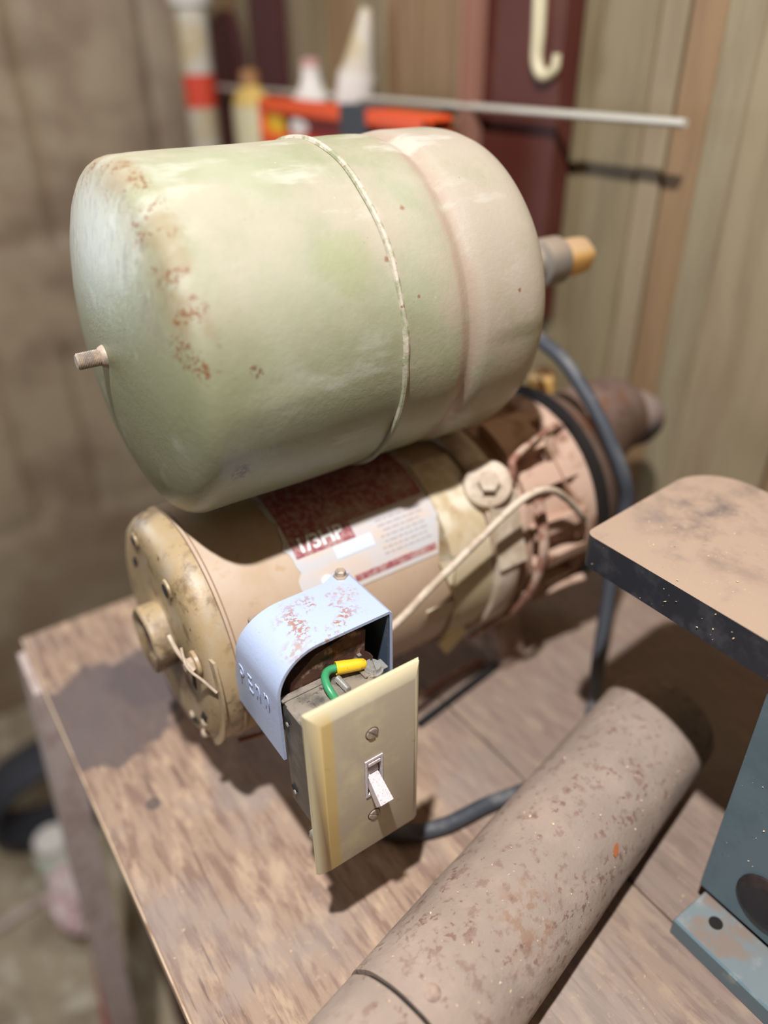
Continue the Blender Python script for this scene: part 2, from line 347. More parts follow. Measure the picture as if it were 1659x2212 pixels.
# ------------------------------------------------------------ setting
def struct(name, bm, m, **kw):
    o = link(name, bm, m, None, **kw); o['kind'] = 'structure'; return o
BZ = -.435; FZ = -1.215
bm = B(); box(bm, -2.2, .7, -1.6, 1.55, FZ-.05, FZ); struct('floor', bm, 'concrete')
bm = B(); box(bm, .606, .66, -1.6, 1.55, FZ, .95); wr = struct('wall_right', bm, 'joint')
ys = [-1.6, -1.3, -1.0, -.7, -.45, -.25, -.08, .07, .19, .29, .381, .414, .447, .4735, .546, .60, .659, .726, .798, .86, .919, .995, 1.055, 1.12, 1.177, 1.25, 1.32, 1.40, 1.45]
tint = {.381: 3, .414: 2, .447: 1, .4735: 0, .546: 0, .29: 1, .60: 3, .726: 2}
for k, (a, b2) in enumerate(zip(ys, ys[1:])):
    g = .0035 if abs(a-.4735) < 1e-6 else .0012
    t = tint.get(a, (2, 0, 1, 2, 3)[k % 5])
    bm = B(); box(bm, .6 + .0015*((k*7) % 3), .606, a+g*.5, b2-.0006, FZ, .95, .0015, 1)
    link('plank', bm, 'plank%d' % t, wr)
bm = B(); box(bm, -2.2, .66, 1.45, 1.5, FZ, .95); struct('wall_back', bm, 'plaster')
# panelled door: one slab with pressed mouldings
rects = [(-.08, .315, -.285, .62), (.515, .9, -.285, .62), (-.20, .165, -.80, -.475), (.285, .62, -.80, -.475), (-.42, -.15, -.285, .62), (-.50, -.27, -.80, -.475)]
bm = B(); nx, nzz = 130, 170; X0, X1, Z0, Z1 = -.14, .592, FZ+.01, .82
def dep(x, z):
    d = 0
    for (a, b2, c, e) in rects:
        sx, sz = max(a-x, x-b2), max(c-z, z-e)
        if sz < .02: d = max(d, .016*max(0, 1-abs(sx)/.020)*min(1, max(0, (.02-sz)/.03)))
        if sx < .02: d = max(d, .006*max(0, 1-abs(sz)/.030)*min(1, max(0, (.02-sx)/.03)))
    return d
gv = [[bm.verts.new((X0+(X1-X0)*i/nx, 1.405+dep(X0+(X1-X0)*i/nx, Z0+(Z1-Z0)*j/nzz), Z0+(Z1-Z0)*j/nzz)) for j in range(nzz+1)] for i in range(nx+1)]
for i in range(nx):
    for j in range(nzz): bm.faces.new((gv[i][j], gv[i+1][j], gv[i+1][j+1], gv[i][j+1]))
rim = [e for e in bm.edges if e.is_boundary]; q = bmesh.ops.extrude_edge_only(bm, edges=rim)
for v in [g_ for g_ in q['geom'] if isinstance(g_, bmesh.types.BMVert)]: v.co.y = 1.445
struct('door_1', bm, 'door', smooth=True)

bm = B()                                      # window beside the door, left of the frame
for (a, b2, c, e) in ((-.72, -.68, -.33, .38), (-.24, -.20, -.33, .38), (-.68, -.24, -.33, -.30), (-.68, -.24, .34, .38)): box(bm, a, b2, 1.39, 1.449, c, e, .002, 1)
struct('window_1', bm, 'whitep')

# ------------------------------------------------------------ workbench
wb = thing('workbench', (.3, .1, FZ), 'weathered brown plywood workbench carrying the pump and the rusty pipe', 'workbench')
bm = B(); box(bm, .026, .2745, -.45, .589, BZ-.018, BZ, .0012, 1); top = link('plywood_sheet', bm, 'wood', wb)
bm = B(); box(bm, .0252, .0262, -.45, .588, BZ-.0172, BZ-.0010); link('sheet_edge', bm, 'woodedge', wb)
bm = B(); box(bm, .2757, .598, -.45, .589, BZ-.018, BZ, .0012, 1); link('plywood_sheet', bm, 'wood', wb)
bm = B(); box(bm, .034, .052, -.42, .57, BZ-.17, BZ-.0185, .002, 1); link('side_board', bm, 'maroon', wb)
bm = B(); box(bm, .06, .59, .55, .57, BZ-.14, BZ-.0185, .002, 1); link('back_rail', bm, 'maroon', wb)
for (x, y) in ((.03, .50), (.03, -.35), (.53, .50), (.53, -.35)):
    if y > 0 and x < .1: continue
    bm = B(); box(bm, x+.024, x+.084, y, y+.045, FZ, BZ-.0185, .003, 1); link('leg', bm, 'maroon', wb)
# leaning post of the back-left leg
bm = B(); prism(bm, [(-.012, -.03), (.012, -.03), (.012, .03), (-.012, .03)], lambda a, b2, t: Vector((.031-.052*t+a, .565+b2, BZ-.0195+(FZ-BZ+.0195)*t)), 0, 1); bevel_all(bm, .002, 1)
link('leg', bm, 'pinkwood', wb, label='dusty pink-grey splayed leg')
bm = B(); box(bm, .05, .062, .20, .56, FZ+.15, BZ-.17, .002, 1); link('side_panel', bm, 'maroon', wb)

# ------------------------------------------------------------ pressure tank
TY, TZ, TR = .383, -.1359, .0905
tk = thing('pressure_tank', (.22, TY, TZ-TR-.01), 'sage green steel pressure tank with rust specks lying above the motor', 'tank')
def wobt(t, k):
    return .00035*math.sin(k*.26+t*30)+.0003*math.sin(k*.13+2+t*60)
prof = [(.0935, 0), (.0937, .012), (.0944, .025), (.0957, .038), (.0975, .051), (.1000, .064), (.1030, .0745), (.1058, .0815), (.1084, .0857), (.1108, .0881), (.1135, .0896), (.117, .0905)]
prof += [(.118+.013*k, .0905) for k in range(1, 8)] + [(.2135, .0905), (.2150, .0908), (.2165, .0906)]
prof += [(.225, .0903), (.235, .0905), (.245, .0906), (.2505, .0904), (.2545, .0896), (.2575, .0882), (.2600, .0880), (.2625, .0896), (.2655, .0912), (.270, .0918), (.280, .0917), (.292, .0916), (.300, .0913), (.307, .0902), (.314, .0870), (.320, .0815), (.3255, .073), (.330, .060), (.3335, .042), (.335, .020), (.3355, 0)]
bm = B(); lathe(bm, prof, (0, TY, TZ), (1, 0, 0), 128, wob=lambda t, k: wobt(t, k) if .12 < t < .31 else 0)
link('shell', bm, 'tank', tk, smooth='full')
bm = B()
tube(bm, [Vector((.2152 + .00025*math.sin(k*.5), TY-(TR+.0004)*math.cos(2*PI*k/160), TZ+(TR+.0004)*math.sin(2*PI*k/160))) for k in range(161)], lambda t: .0017+.00016*math.sin(t*90), 8)
link('weld_bead', bm, 'tank_dusty', tk, smooth=True)
bm = B(); pr = [(.0985, .0075), (.0945, .0064), (.0915, .0050)]
for k in range(14): pr += [(.0910-.0008*k, .0043), (.0906-.0008*k, .0037)]
pr += [(.0796, .0034)]
pr = [(.1-a, b2) for a, b2 in pr]
lathe(bm, pr, (.1, TY, TZ), (-1, 0, .0), 24); link('threaded_stud', bm, 'stud', tk, smooth=True)
bm = B(); lathe(bm, [(.330, .026), (.337, .022), (.345, .012), (.392, .012), (.394, .0165), (.412, .0165), (.4145, .0150)], (0, TY, TZ), (1, 0, 0), 32); link('pipe_fitting', bm, 'greyfit', tk, smooth=True)
bm = B(); lathe(bm, [(.4145, .0128), (.430, .0128), (.436, .0122), (.440, .0112), (.441, .009)], (0, TY, TZ), (1, 0, 0), 24, wob=lambda t, k: .0006*math.sin(k*1.3)); link('end_plug', bm, 'brass', tk, smooth=True)
bm = B(); box(bm, .192, .292, .352, .412, -.2335, -.2295, 0, 1) if 0 else None; box(bm, .20, .285, .366, .396, -.231, -.2225, .001, 1); link('mounting_foot', bm, 'tank_dusty', tk)

# ------------------------------------------------------------ pump and motor
MY, MZ, MR = .372, -.309, .075
pm = thing('jet_pump', (.30, MY, BZ), 'tan electric motor and jet pump with a torn red and white sticker', 'pump')
def cp(x, th, R=MR):
    a = math.radians(th); return Vector((x, MY-R*math.cos(a), MZ+R*math.sin(a)))
def patch(bm, x0, x1, t0, t1, R, nx=2, nt=16, th=.0003, edge=None):
    """curved patch on the motor's surface"""
    A = []; 
    for lay in (0, 1):
        G = []
        for i in range(nx+1):
            row = []
            for j in range(nt+1):
                x = x0+(x1-x0)*i/nx; t = t0+(t1-t0)*j/nt
                if edge and i == nx: x += edge(j/nt)
                if edge and i == 0 and nx > 3: x += edge(j/nt+.37)*.4
                row.append(bm.verts.new(cp(x, t, R-th*lay)))
            G.append(row)
        A.append(G)
    for G in A:
        for i in range(nx):
            for j in range(nt): bm.faces.new((G[i][j], G[i+1][j], G[i+1][j+1], G[i][j+1]))
    O, I = A
    for i in range(nx):
        for j in (0, nt): bm.faces.new((O[i][j], O[i+1][j], I[i+1][j], I[i][j]))
    for j in range(nt):
        for i in (0, nx): bm.faces.new((O[i][j], O[i][j+1], I[i][j+1], I[i][j]))
    return bm
bm = B(); lathe(bm, [(.1105, .0735), (.1112, MR), (.150, MR), (.200, MR), (.250, MR), (.318, MR), (.319, .072)], (0, MY, MZ), (1, 0, 0), 96); link('motor_housing', bm, 'motor', pm, smooth=True)
bm = B(); lathe(bm, [(.108, .0725), (.1085, .0752), (.1102, .0752), (.111, .0735)], (0, MY, MZ), (1, 0, 0), 96); link('seam_ring', bm, 'motor', pm, smooth=True)
bm = B(); lathe(bm, [(.0850, 0), (.0850, .014), (.0870, .0165), (.0905, .018), (.0925, .022), (.0925, .030), (.0915, .045), (.0915, .056), (.0925, .064), (.0948, .0695), (.0990, .0726), (.104, .0740), (.108, .0740)], (0, MY, MZ), (1, 0, 0), 96); link('end_bell', bm, 'bell', pm, smooth=True)
bm = B(); lathe(bm, [(.0830, .0125), (.0800, .0155), (.0790, .0195), (.0800, .0212), (.0840, .0215), (.0930, .0205)], (0, MY, MZ), (1, 0, 0), 40, caps=False, wob=lambda t, k: .0006*math.sin(k*.9+t*200))
hub = link('bearing_cap', bm, 'bell', pm, smooth=True)
bm = B(); lathe(bm, [(.0825, 0), (.0825, .0128), (.0850, .0128)], (0, MY, MZ), (1, 0, 0), 32, caps=False); link('shaft_end', bm, 'phenolic', pm, smooth=True)
for th in (17,):
    a = math.radians(th); c = Vector((.0905, MY-.057*math.cos(a), MZ+.057*math.sin(a)))
    bm = B(); lathe(bm, [(0, .0075), (-.0018, .0072), (-.0022, .0052)], c + Vector((.0012, 0, 0)), (1, 0, 0), 20); link('bolt_boss', bm, 'bell', pm, smooth=True)
    bm = B(); lathe(bm, [(-.0060, .0026), (-.0052, .0042), (-.001, .0042)], c, (1, 0, 0), 6); link('bolt_head', bm, 'clamp' if th in (17, -28) else 'bell', pm)
for th, R1, w in ((-5, .047, .30), (-32, .060, .2), (-60, .060, .26), (135, .050, .25)):
    bm = B(); a = math.radians(th); pts = []
    A0, A1 = a-w/2, a+w/2
    for k in range(7): t = A0+(A1-A0)*k/6; pts.append((-R1*math.cos(t), R1*math.sin(t)))
    for k in range(7): t = A1-(A1-A0)*k/6; pts.append((-(R1-.0045)*math.cos(t), (R1-.0045)*math.sin(t)))
    prism(bm, pts, lambda u, v, t: Vector((.0911+.004*t, MY+u, MZ+v)), 0, 1); link('vent_slot', bm, 'dark', pm)
for th, R1, rr_ in ((62, .056, .0042), (112, .060, .0030)):
    a = math.radians(th); c = Vector((.0905, MY-R1*math.cos(a), MZ+R1*math.sin(a)))
    bm = B(); lathe(bm, [(0, rr_+.0022), (-.0012, rr_+.0018), (-.0016, rr_)], c+Vector((.0012, 0, 0)), (1, 0, 0), 20); link('hole_rim', bm, 'bell', pm, smooth=True)
    bm = B(); lathe(bm, [(-.0007, rr_), (-.0002, rr_)], c, (1, 0, 0), 16); link('bolt_hole', bm, 'dark', pm)
bm = B()                                                     # cover plate on the bell's front-lower side
pts = []
for k in range(17): t = math.radians(20-70*k/16); pts.append((-.0752*math.cos(t), .0752*math.sin(t)))
pts += [(-.040, -.052), (-.034, -.020), (-.040, .012), (-.052, .024)]
prism(bm, pts, lambda u, v, t: Vector((.0955+.0016*t - .0035*max(0, 1-abs(math.hypot(u, v)-.045)/.02) - .06*(abs(u)-.05)*(-1 if abs(u) > .05 else 0)*0, MY+u, MZ+v)), 0, 1); bevel_all(bm, .0004, 1); link('wiring_cover', bm, 'bell', pm)
bm = B(); tube(bm, catmull([(.086, .3215, -.2815), (.085, .3130, -.289), (.090, .3060, -.296), (.0945, .3005, -.303)], 6), .0008, 8); link('wire_and_lit_edge', bm, 'clamp', pm, smooth=True)  # thin pale rod shaped as the lit edge of the wiring cover
bm = B(); tube(bm, catmull([(.083, .330, -.277), (.084, .3215, -.284), (.088, .312, -.292)], 5), .0013, 8); link('wire_and_lit_edge', bm, 'clamp', pm, smooth=True)
bm = B(); cyl(bm, (.108, .318, -.366), (.124, .315, -.367), .0016, seg=10); link('drip_pin', bm, 'copper', pm, smooth=True)
bm = B(); lathe(bm, [(-.0035, .0008), (-.0028, .0026), (0, .0032), (.002, .003)], (.0935, MY-0.060*math.cos(math.radians(-38)), MZ+0.060*math.sin(math.radians(-38))), (1, 0, 0), 10); link('rivet', bm, 'clamp', pm, smooth=True)
bm = B(); lathe(bm, [(-.0035, .0008), (-.0028, .0026), (0, .0032), (.002, .003)], (.0935, MY-0.055*math.cos(math.radians(-62)), MZ+0.055*math.sin(math.radians(-62))), (1, 0, 0), 10); link('rivet', bm, 'clamp', pm, smooth=True)
bm = B(); lathe(bm, [(-.0035, .0008), (-.0028, .0026), (0, .0032), (.002, .003)], (.0935, MY-0.066*math.cos(math.radians(-50)), MZ+0.066*math.sin(math.radians(-50))), (1, 0, 0), 10); link('rivet', bm, 'clamp', pm, smooth=True)
# sticker
bm = B(); patch(bm, .157, .262, 26, 100, MR+.0005, 6, 24, edge=lambda t: .004*math.sin(t*23)+.003*math.sin(t*57)); stk = link('sticker', bm, 'paperw', pm, smooth=True)
def onm(bm_name, x0, x1, t0, t1, m, R=.00075): b_ = B(); patch(b_, x0, x1, t0, t1, MR+R, 2, 14); return link(bm_name, b_, m, stk, smooth=True)
onm('red_panel', .1600, .200, 47.5, 98, 'paperr')
onm('red_panel', .200, .256, 56, 98, 'paperr')
onm('red_stripe', .190, .250, 28.5, 31.5, 'paperr')
onm('blue_panel', .1835, .2100, 41.0, 47.0, 'paperb')
def txt(body, size, x, th, m, R=.0011, bold=0, parent=None, sp=1.0):
    b_ = text_bm(body, size, .0001, lambda a, b2, c: cp(x+a, th+math.degrees(b2/MR), MR+R+c), bold, sp)
    return link('lettering', b_, m, parent or stk)
txt('1/3HP', .0125, .1625, 49.5, 'white', bold=.0004, sp=1.0)
bm = B()
for r_i in range(7):
    x = .187 if r_i > 1 else .214
    th = 35+r_i*2.6
    while x < .246:
        w = .002+.004*random.random()
        if not (th > 40 and x < .214): patch(bm, x, x+w, th, th+.9, MR+.0007, 1, 2, .0002)
        x += w+.0012
link('fine_print', bm, 'print', stk, kind='stuff')
bm = B(); lathe(bm, [(.0, .0036), (.0006, .0036)], cp(.1725, 34, MR+.0006), cp(0, 34, 1)-Vector((0, MY, MZ)), 20); link('seal_mark', bm, 'white', stk)
# tape band, torn
bm = B(); patch(bm, .2585, .2905, -95, 72, MR+.0016, 6, 40, .0006, edge=lambda t: 0); link('tape_band', bm, 'tape', pm, smooth=True)
bm = B()
P_ = [cp(.2590, 44, MR+.002), cp(.2475, 22, MR+.0025), cp(.2530, 8, MR+.004), cp(.2600, -6, MR+.002), cp(.262, 20, MR+.002)]
vv = [bm.verts.new(q) for q in P_]; bm.faces.new(vv); q = bmesh.ops.solidify(bm, geom=bm.faces[:], thickness=.0006); link('tape_flap', bm, 'tape', pm)
bm = B(); patch(bm, .236, .2600, -10, -2, MR+.001, 2, 4, .001); link('rust_streak', bm, 'tape', pm)
# clamp band with bolted lug
bm = B(); lathe(bm, [(.2915, .0755), (.2915, .0800), (.2935, .0812), (.3090, .0812), (.3110, .0800), (.3110, .0755)], (0, MY, MZ), (1, 0, 0), 72); link('clamp_band', bm, 'clamp', pm, smooth=True)
lug_dir = Vector((-.45, -.60, .66)).normalized()
lc = cp(.3000, 47, .080)
bm = B(); lathe(bm, [(0, .0165), (.009, .0165), (.0115, .0150), (.0125, .0120)], lc-lug_dir*.004, lug_dir, 32); link('clamp_lug', bm, 'clamp', pm, smooth=True)
bm = B(); lathe(bm, [(0, .0095), (.0012, .0095), (.0012, .0072), (.006, .0072), (.0068, .0060)], lc+lug_dir*.0085, lug_dir, 6); link('lug_bolt', bm, 'clamp', pm)
bm = B(); prism(bm, [(-.012, -.012), (.012, -.012), (.014, .012), (-.010, .012)], lambda a, b2, t: cp(.303+a, 41-34*t, .081+.004*(1-t))+Vector((0, b2*.2, 0)), 0, 1); link('lug_web', bm, 'clamp', pm)
# pump casing with ribs
bm = B(); lathe(bm, [(.318, .070), (.3185, .0765), (.326, .0770), (.330, .0700), (.352, .0680), (.372, .0710), (.376, .0770), (.3885, .0780)], (0, MY, MZ), (1, 0, 0), 72); link('pump_casing', bm, 'pump', pm, smooth=True)
for th, t1 in ((72, 9), (36, 11), (12, 6), (-8, 6), (-34, 10), (-62, 8), (98, 8)):
    bm = B(); patch(bm, .327, .3775, th, th+t1, .0795, 4, 4, .012); bevel_all(bm, .0012, 1); link('rib', bm, 'pump', pm, smooth=True)
bm = B(); patch(bm, .322, .3560, 54, 76, .0865, 3, 6, .014); bevel_all(bm, .002, 2); link('adapter_bracket', bm, 'pump', pm, smooth=True)
bm = B(); prism(bm, [(.372, 5), (.372, 62), (.360, 56), (.3625, 30)], lambda a, b2, t: cp(a, b2, .0795+.004*t), 0, 1); link('gusset', bm, 'pump', pm)
bm = B(); lathe(bm, [(.3885, .0785), (.3890, .0835), (.3960, .0835), (.3965, .0785)], (0, MY, MZ), (1, 0, 0), 80); link('gasket', bm, 'black', pm, smooth=True)
bm = B(); lathe(bm, [(.3965, .0800), (.402, .0790), (.415, .0740), (.432, .0640), (.447, .0520), (.452, .030), (.453, 0)], (0, MY, MZ), (1, 0, 0), 64); link('volute', bm, 'volute', pm, smooth=True)
bm = B(); tube(bm, catmull([(.420, MY+.002, -.300), (.450, MY+.000, -.280), (.475, MY+.002, -.274), (.500, MY+.002, -.276)], 8), lambda t: .046-.016*t, 28); link('suction_neck', bm, 'volute', pm, smooth=True)
bm = B(); lathe(bm, [(0, .0215), (.006, .0250), (.036, .0240), (.047, .0205), (.052, .015), (.053, .0)], (.488, .372, -.278), (.95, .03, -.16), 28); link('suction_nozzle', bm, 'nozzle', pm, smooth=True)
bm = B(); lathe(bm, [(0, .012), (.012, .012), (.016, .010), (.020, .006)], (.450, .418, -.256), (0, .1, 1), 6); link('priming_plug', bm, 'brass', pm)
# wire handle above the casing
bm = B(); tube(bm, catmull([(.3140, .309, -.247), (.3135, .309, -.238), (.3170, .312, -.2335), (.350, .325, -.233), (.3800, .334, -.236), (.3850, .336, -.243)], 6), .0026, 10); link('lifting_wire', bm, 'copper', pm, smooth=True)
# curved strap hanging at the front of the casing
bm = B(); tube(bm, catmull([cp(.333, 32, .083), cp(.330, 10, .084), cp(.3245, -12, .084), cp(.3200, -30, .084), cp(.310, -44, .084), cp(.292, -50, .087)], 8), .004, 10, flat=(.0045, .0022)); link('hanging_strap', bm, 'copper', pm, smooth=True)
bm = B(); tube(bm, catmull([cp(.345, -40, .080), cp(.360, -33, .0815), cp(.3750, -32, .0825), cp(.388, -30, .085)], 6), .0032, 10); link('casing_lip', bm, 'pump', pm, smooth=True)
bm = B(); box(bm, -.011, .011, -.0005, .0005, -.008, .008, M=Matrix.Translation(cp(.2760, -47, .081)) @ Matrix.Rotation(math.radians(-32), 4, 'Y')); link('paper_tag', bm, 'tag', pm)
# base cradle
for x0 in (.150, .335):
    bm = B(); prism(bm, [(-.052, BZ+.0002), (.058, BZ+.0002), (.058, BZ+.006), (.040, -.372), (-.034, -.372), (-.052, BZ+.006)], lambda a, b2, t: Vector((x0+.022*t, MY+a, b2)), 0, 1); bevel_all(bm, .001, 1); link('cradle_leg', bm, 'greywood', pm)
# ------------------------------------------------------------ pressure tubing from the switch to the pump
bm = B(); tube(bm, catmull([(.178, .2865, -.3005), (.192, .286, -.3010), (.205, .285, -.2965), (.230, .285, -.2815), (.2575, .285, -.2665), (.280, .285, -.2540), (.297, .285, -.2460), (.312, .285, -.2435), (.327, .285, -.2480), (.345, .286, -.2625), (.360, .287, -.2790), (.372, .293, -.2900)], 8), .0025, 12)
tb_ = link('sensing_tube', bm, 'clamp', smooth=True, label='thin dusty tube curving from the blue switch cover over the clamp to the pump', category='tube')
bm = B(); lathe(bm, [(0, .0042), (.013, .0042)], (.1750, .2865, -.3000), (1, -.02, -.02), 6); link('tube_nut', bm, 'clamp', tb_)

# ------------------------------------------------------------ pressure switch cover
sw = thing('pressure_switch', (.14, .27, -.32), 'pale blue enamelled pressure switch cover with rust, bolted to the motor side', 'switch')
def bx_profile(inset):
    cx, cz, rr = .1307, -.2721, .0247-inset
    pts = [(.106+inset, -.3132)]
    for k in range(13):
        t = PI - (PI/2)*k/12; pts.append((cx+rr*math.cos(t), cz+rr*math.sin(t)))
    pts += [(.172-inset*0, -.2474-inset), (.1740-inset, -.2490-inset*.3), (.174-inset, -.3180)]
    return pts
bm = B()
O = bx_profile(0); I = bx_profile(.0017)
def yb(z): return .2865+.0165*min(1, max(0, (-.2474-z)/.0658))
yf = .2468
rows = []
for y_f in (True, False):
    rows.append([bm.verts.new((x, yf if y_f else yb(z), z)) for x, z in O]); rows.append([bm.verts.new((x, yf if y_f else yb(z), z)) for x, z in I])
Fo, Fi, Bo, Bi = rows; n = len(O)
for k in range(n-1):
    bm.faces.new((Fo[k], Fo[k+1], Bo[k+1], Bo[k])); bm.faces.new((Fi[k], Bi[k], Bi[k+1], Fi[k+1]))
    bm.faces.new((Fo[k], Fi[k], Fi[k+1], Fo[k+1])); bm.faces.new((Bo[k], Bo[k+1], Bi[k+1], Bi[k]))
bm.faces.new((Fo[0], Bo[0], Bi[0], Fi[0])); bm.faces.new((Fo[-1], Fi[-1], Bi[-1], Bo[-1]))
bevel_all(bm, .0004, 2, .8)
link('cover', bm, 'blue', sw, smooth=True)
bm = B(); box(bm, .1712, .1722, .2475, .286, -.317, -.2500); link('inner_side', bm, 'blueinner', sw)
bm = B(); prism(bm, bx_profile(.0017), lambda a, b2, t: Vector((a, .2832+.0030*t, b2)), 0, 1); link('back_plate', bm, 'blueinner', sw)
bm = B(); prism(bm, [(.1155, -.312), (.1120, -.285), (.1160, -.268), (.1300, -.2575), (.1520, -.2530), (.1600, -.2560), (.1590, -.27), (.1640, -.276), (.1630, -.312)], lambda a, b2, t: Vector((a, .2507+.032*t, b2)), 0, 1); bevel_all(bm, .001, 1)
link('switch_block', bm, 'phenolic', sw)
bm = B(); prism(bm, [(.157, .2866), (.1735, .2866), (.1725, .2880), (.1705, .2905), (.1660, .2910), (.1600, .2880)], lambda a, b2, t: Vector((a, b2, -.2491+.0016*t)), 0, 1); link('screw_tab', bm, 'blue', sw)
bm = B(); lathe(bm, [(0, .0042), (.0008, .0042), (.0008, .0030), (.0035, .0030), (.004, .0020)], (.1680, .2865, -.2474), (0, 0, 1), 6); link('cover_screw', bm, 'stud', sw)
bm = B(); box(bm, .118, .168, .2900, .302, -.312, -.262, .001, 1); link('mounting_block', bm, 'greyfit', sw)
for ch, y0_, sz, kx, kz in (('P', .2915, .0170, .70, 1.15), ('E', .2815, .0155, .75, 1.15), ('n', .2725, .0170, .72, 1.28), ('n', .2625, .0170, .72, 1.28)):
    bm = text_bm(ch, sz, .0004, lambda a, b2, c: Vector((.1059-c*.8, y0_-a*kx, -.2930+(.2915-y0_)*.20+b2*kz)), -.0001)
    link('raised_letter', bm, 'blue', sw)

# ------------------------------------------------------------ switch box with toggle and wall plate
sb = thing('toggle_switch_box', (.134, .235, -.36), 'galvanised box with ivory wall plate and toggle fixed to the blue switch cover', 'light switch')
bm = B()
X0, X1, Y0, Y1, Z0, Z1 = .1088, .1575, .2215, .2495, -.3465, -.2738
box(bm, X0, X1, Y0, Y1, Z0, Z1, .0022, 2)
bmesh.ops.delete(bm, geom=[f for f in bm.faces if f.calc_center_median().y < Y0+1e-4], context='FACES')
link('steel_box', bm, 'galv', sb, smooth=True)
bm = B(); box(bm, .1084, .1089, Y0, .2425, Z0+.004, Z1+.0006, 0); box(bm, .1084, .1570, .2462, .2500, Z1-.0004, Z1+.0006); link('folded_seam', bm, 'galv', sb)
for (y, z) in ((.2430, -.2825), (.2425, -.3320)):
    bm = B(); lathe(bm, [(0, .0026), (.0006, .0026)], (.1078, y, z), (1, 0, 0), 16)
    link('knockout_hole', bm, 'dark', sb)
    bm = B(); lathe(bm, [(0, .0013), (.0009, .0013)], (.1074, y-.0012, z-.0012), (1, 0, 0), 12); link('knockout_glint', bm, 'zinc', sb)
bm = B(); lathe(bm, [(0, .0085), (.0004, .0085)], (.1290, .2365, Z1), (0, 0, 1), 28); link('knockout_disc', bm, 'galv', sb)
for (x, z, zz) in ((.1135, -.2745, 1), (.1095, -.3475, -1)):
    bm = B(); lathe(bm, [(0, .0042), (.0010, .0042)], (x, .2235, z+.0006*zz), (0, 1, 0), 20); box(bm, x-.004, x+.004, .2235, .2245, min(z, z+.006), max(z, z-.006)) if zz < 0 else None
    link('mounting_ear', bm, 'zinc', sb, smooth=True)
bm = B(); pr = []
for k in range(10): pr += [(.0006*k, .0018), (.0006*k+.0003, .0014)]
lathe(bm, pr, (.1065, .2230, -.3430), (-.1, -.9, -.3), 14); link('ear_screw', bm, 'zinc', sb, smooth=True)
bm = B(); pr = []
for k in range(14): pr += [(.0007*k, .0018), (.0007*k+.00035, .0014)]
lathe(bm, pr, (.1375, .2425, -.2705), (.05, -1, -.05), 14); link('threaded_rod', bm, 'zinc', sb, smooth=True)
bm = B(); lathe(bm, [(0, .0058), (.0012, .0058)], (.1565, .2400, Z1), (0, 0, 1), 24); slot_screw(bm, (.1565, .2400, Z1+.0012), (.12, -.1, 1), .0046, .35, .0030, .16); link('ground_screw', bm, 'zinc', sb)
bm = B(); tube(bm, catmull([(.1440, .2455, -.2685), (.1365, .2475, -.2680), (.1320, .2450, -.2678), (.1300, .2400, -.2690), (.1300, .2350, -.2715), (.1315, .2290, -.2770)], 8), .0021, 14); link('ground_wire', bm, 'green', sb, smooth=True)
bm = B(); d0 = Vector((.1390, .2465, -.2678)); d1 = Vector((.1540, .2420, -.2690)); L_ = (d1-d0).length
lathe(bm, [(.0006, .0026), (0, .0030), (.0, .0036), (.006, .0033), (L_*.72, .0031), (L_-.001, .0026), (L_, .0018)], d0, d1-d0, 24, caps=False); link('crimp_sleeve', bm, 'yellow', sb, smooth=True)
bm = B(); box(bm, .1500, .1640, .2365, .2435, Z1+.0006, Z1+.0016, .0003, 1, M=Matrix.Translation((0, 0, 0))); link('crimp_tongue', bm, 'zinc', sb)
bm = B(); box(bm, .1470, .1560, .2485, .2520, -.2735, -.2715); box(bm, .1540, .1560, .2485, .2520, -.2735, -.2695); link('box_tab', bm, 'galv', sb)
bm = B(); box(bm, .1290, .1450, .2178, .2200, -.352, -.268); link('switch_yoke', bm, 'zinc', sb)
bm = B(); box(bm, .1255, .1485, .2200, .2420, -.336, -.286, .001, 1); link('switch_body', bm, 'dark', sb)
# plate with its toggle opening
bm = B()
px0, px1, pz0, pz1 = .1037, .1680, -.3705, -.2537
tx0, tx1, tz0, tz1 = .1316, .1424, -.3240, -.2975
def rct(x0, x1, z0, z1, y): return [bm.verts.new((x0, y, z0)), bm.verts.new((x1, y, z0)), bm.verts.new((x1, y, z1)), bm.verts.new((x0, y, z1))]
rg = [rct(tx0, tx1, tz0, tz1, .2178), rct(px0+.001, px1-.001, pz0+.001, pz1-.001, .2178), rct(px0, px1, pz0, pz1, .2172), rct(px0, px1, pz0, pz1, .2160), rct(px0+.0055, px1-.0055, pz0+.0055, pz1-.0055, .2113), rct(px0+.0065, px1-.0065, pz0+.0065, pz1-.0065, .2110), rct(tx0, tx1, tz0, tz1, .2110)]
for A, C in zip(rg, rg[1:]+rg[:1]):
    for k in range(4): bm.faces.new((A[k], A[(k+1) % 4], C[(k+1) % 4], C[k]))
es = [e for e in bm.edges if (abs(e.verts[0].co.y-.2160) < 1e-5 and abs(e.verts[1].co.y-.2160) < 1e-5)]
bmesh.ops.bevel(bm, geom=es, offset=.0008, segments=2, affect='EDGES')
pl = link('wall_plate', bm, 'ivory', sb, smooth=True)
for z, rot in ((-.2803, .85), (-.3400, .6)):
    bm = B(); lathe(bm, [(0, .0037), (.0003, .0037)], (.1365, .2111, z), (0, -1, 0), 28); link('screw_rim', bm, 'dark', pl)
    bm = B(); slot_screw(bm, (.1365, .21095, z), (0, -1, 0), .0033, rot, .0007, .17); link('plate_screw', bm, 'stud', pl)
bm = B()
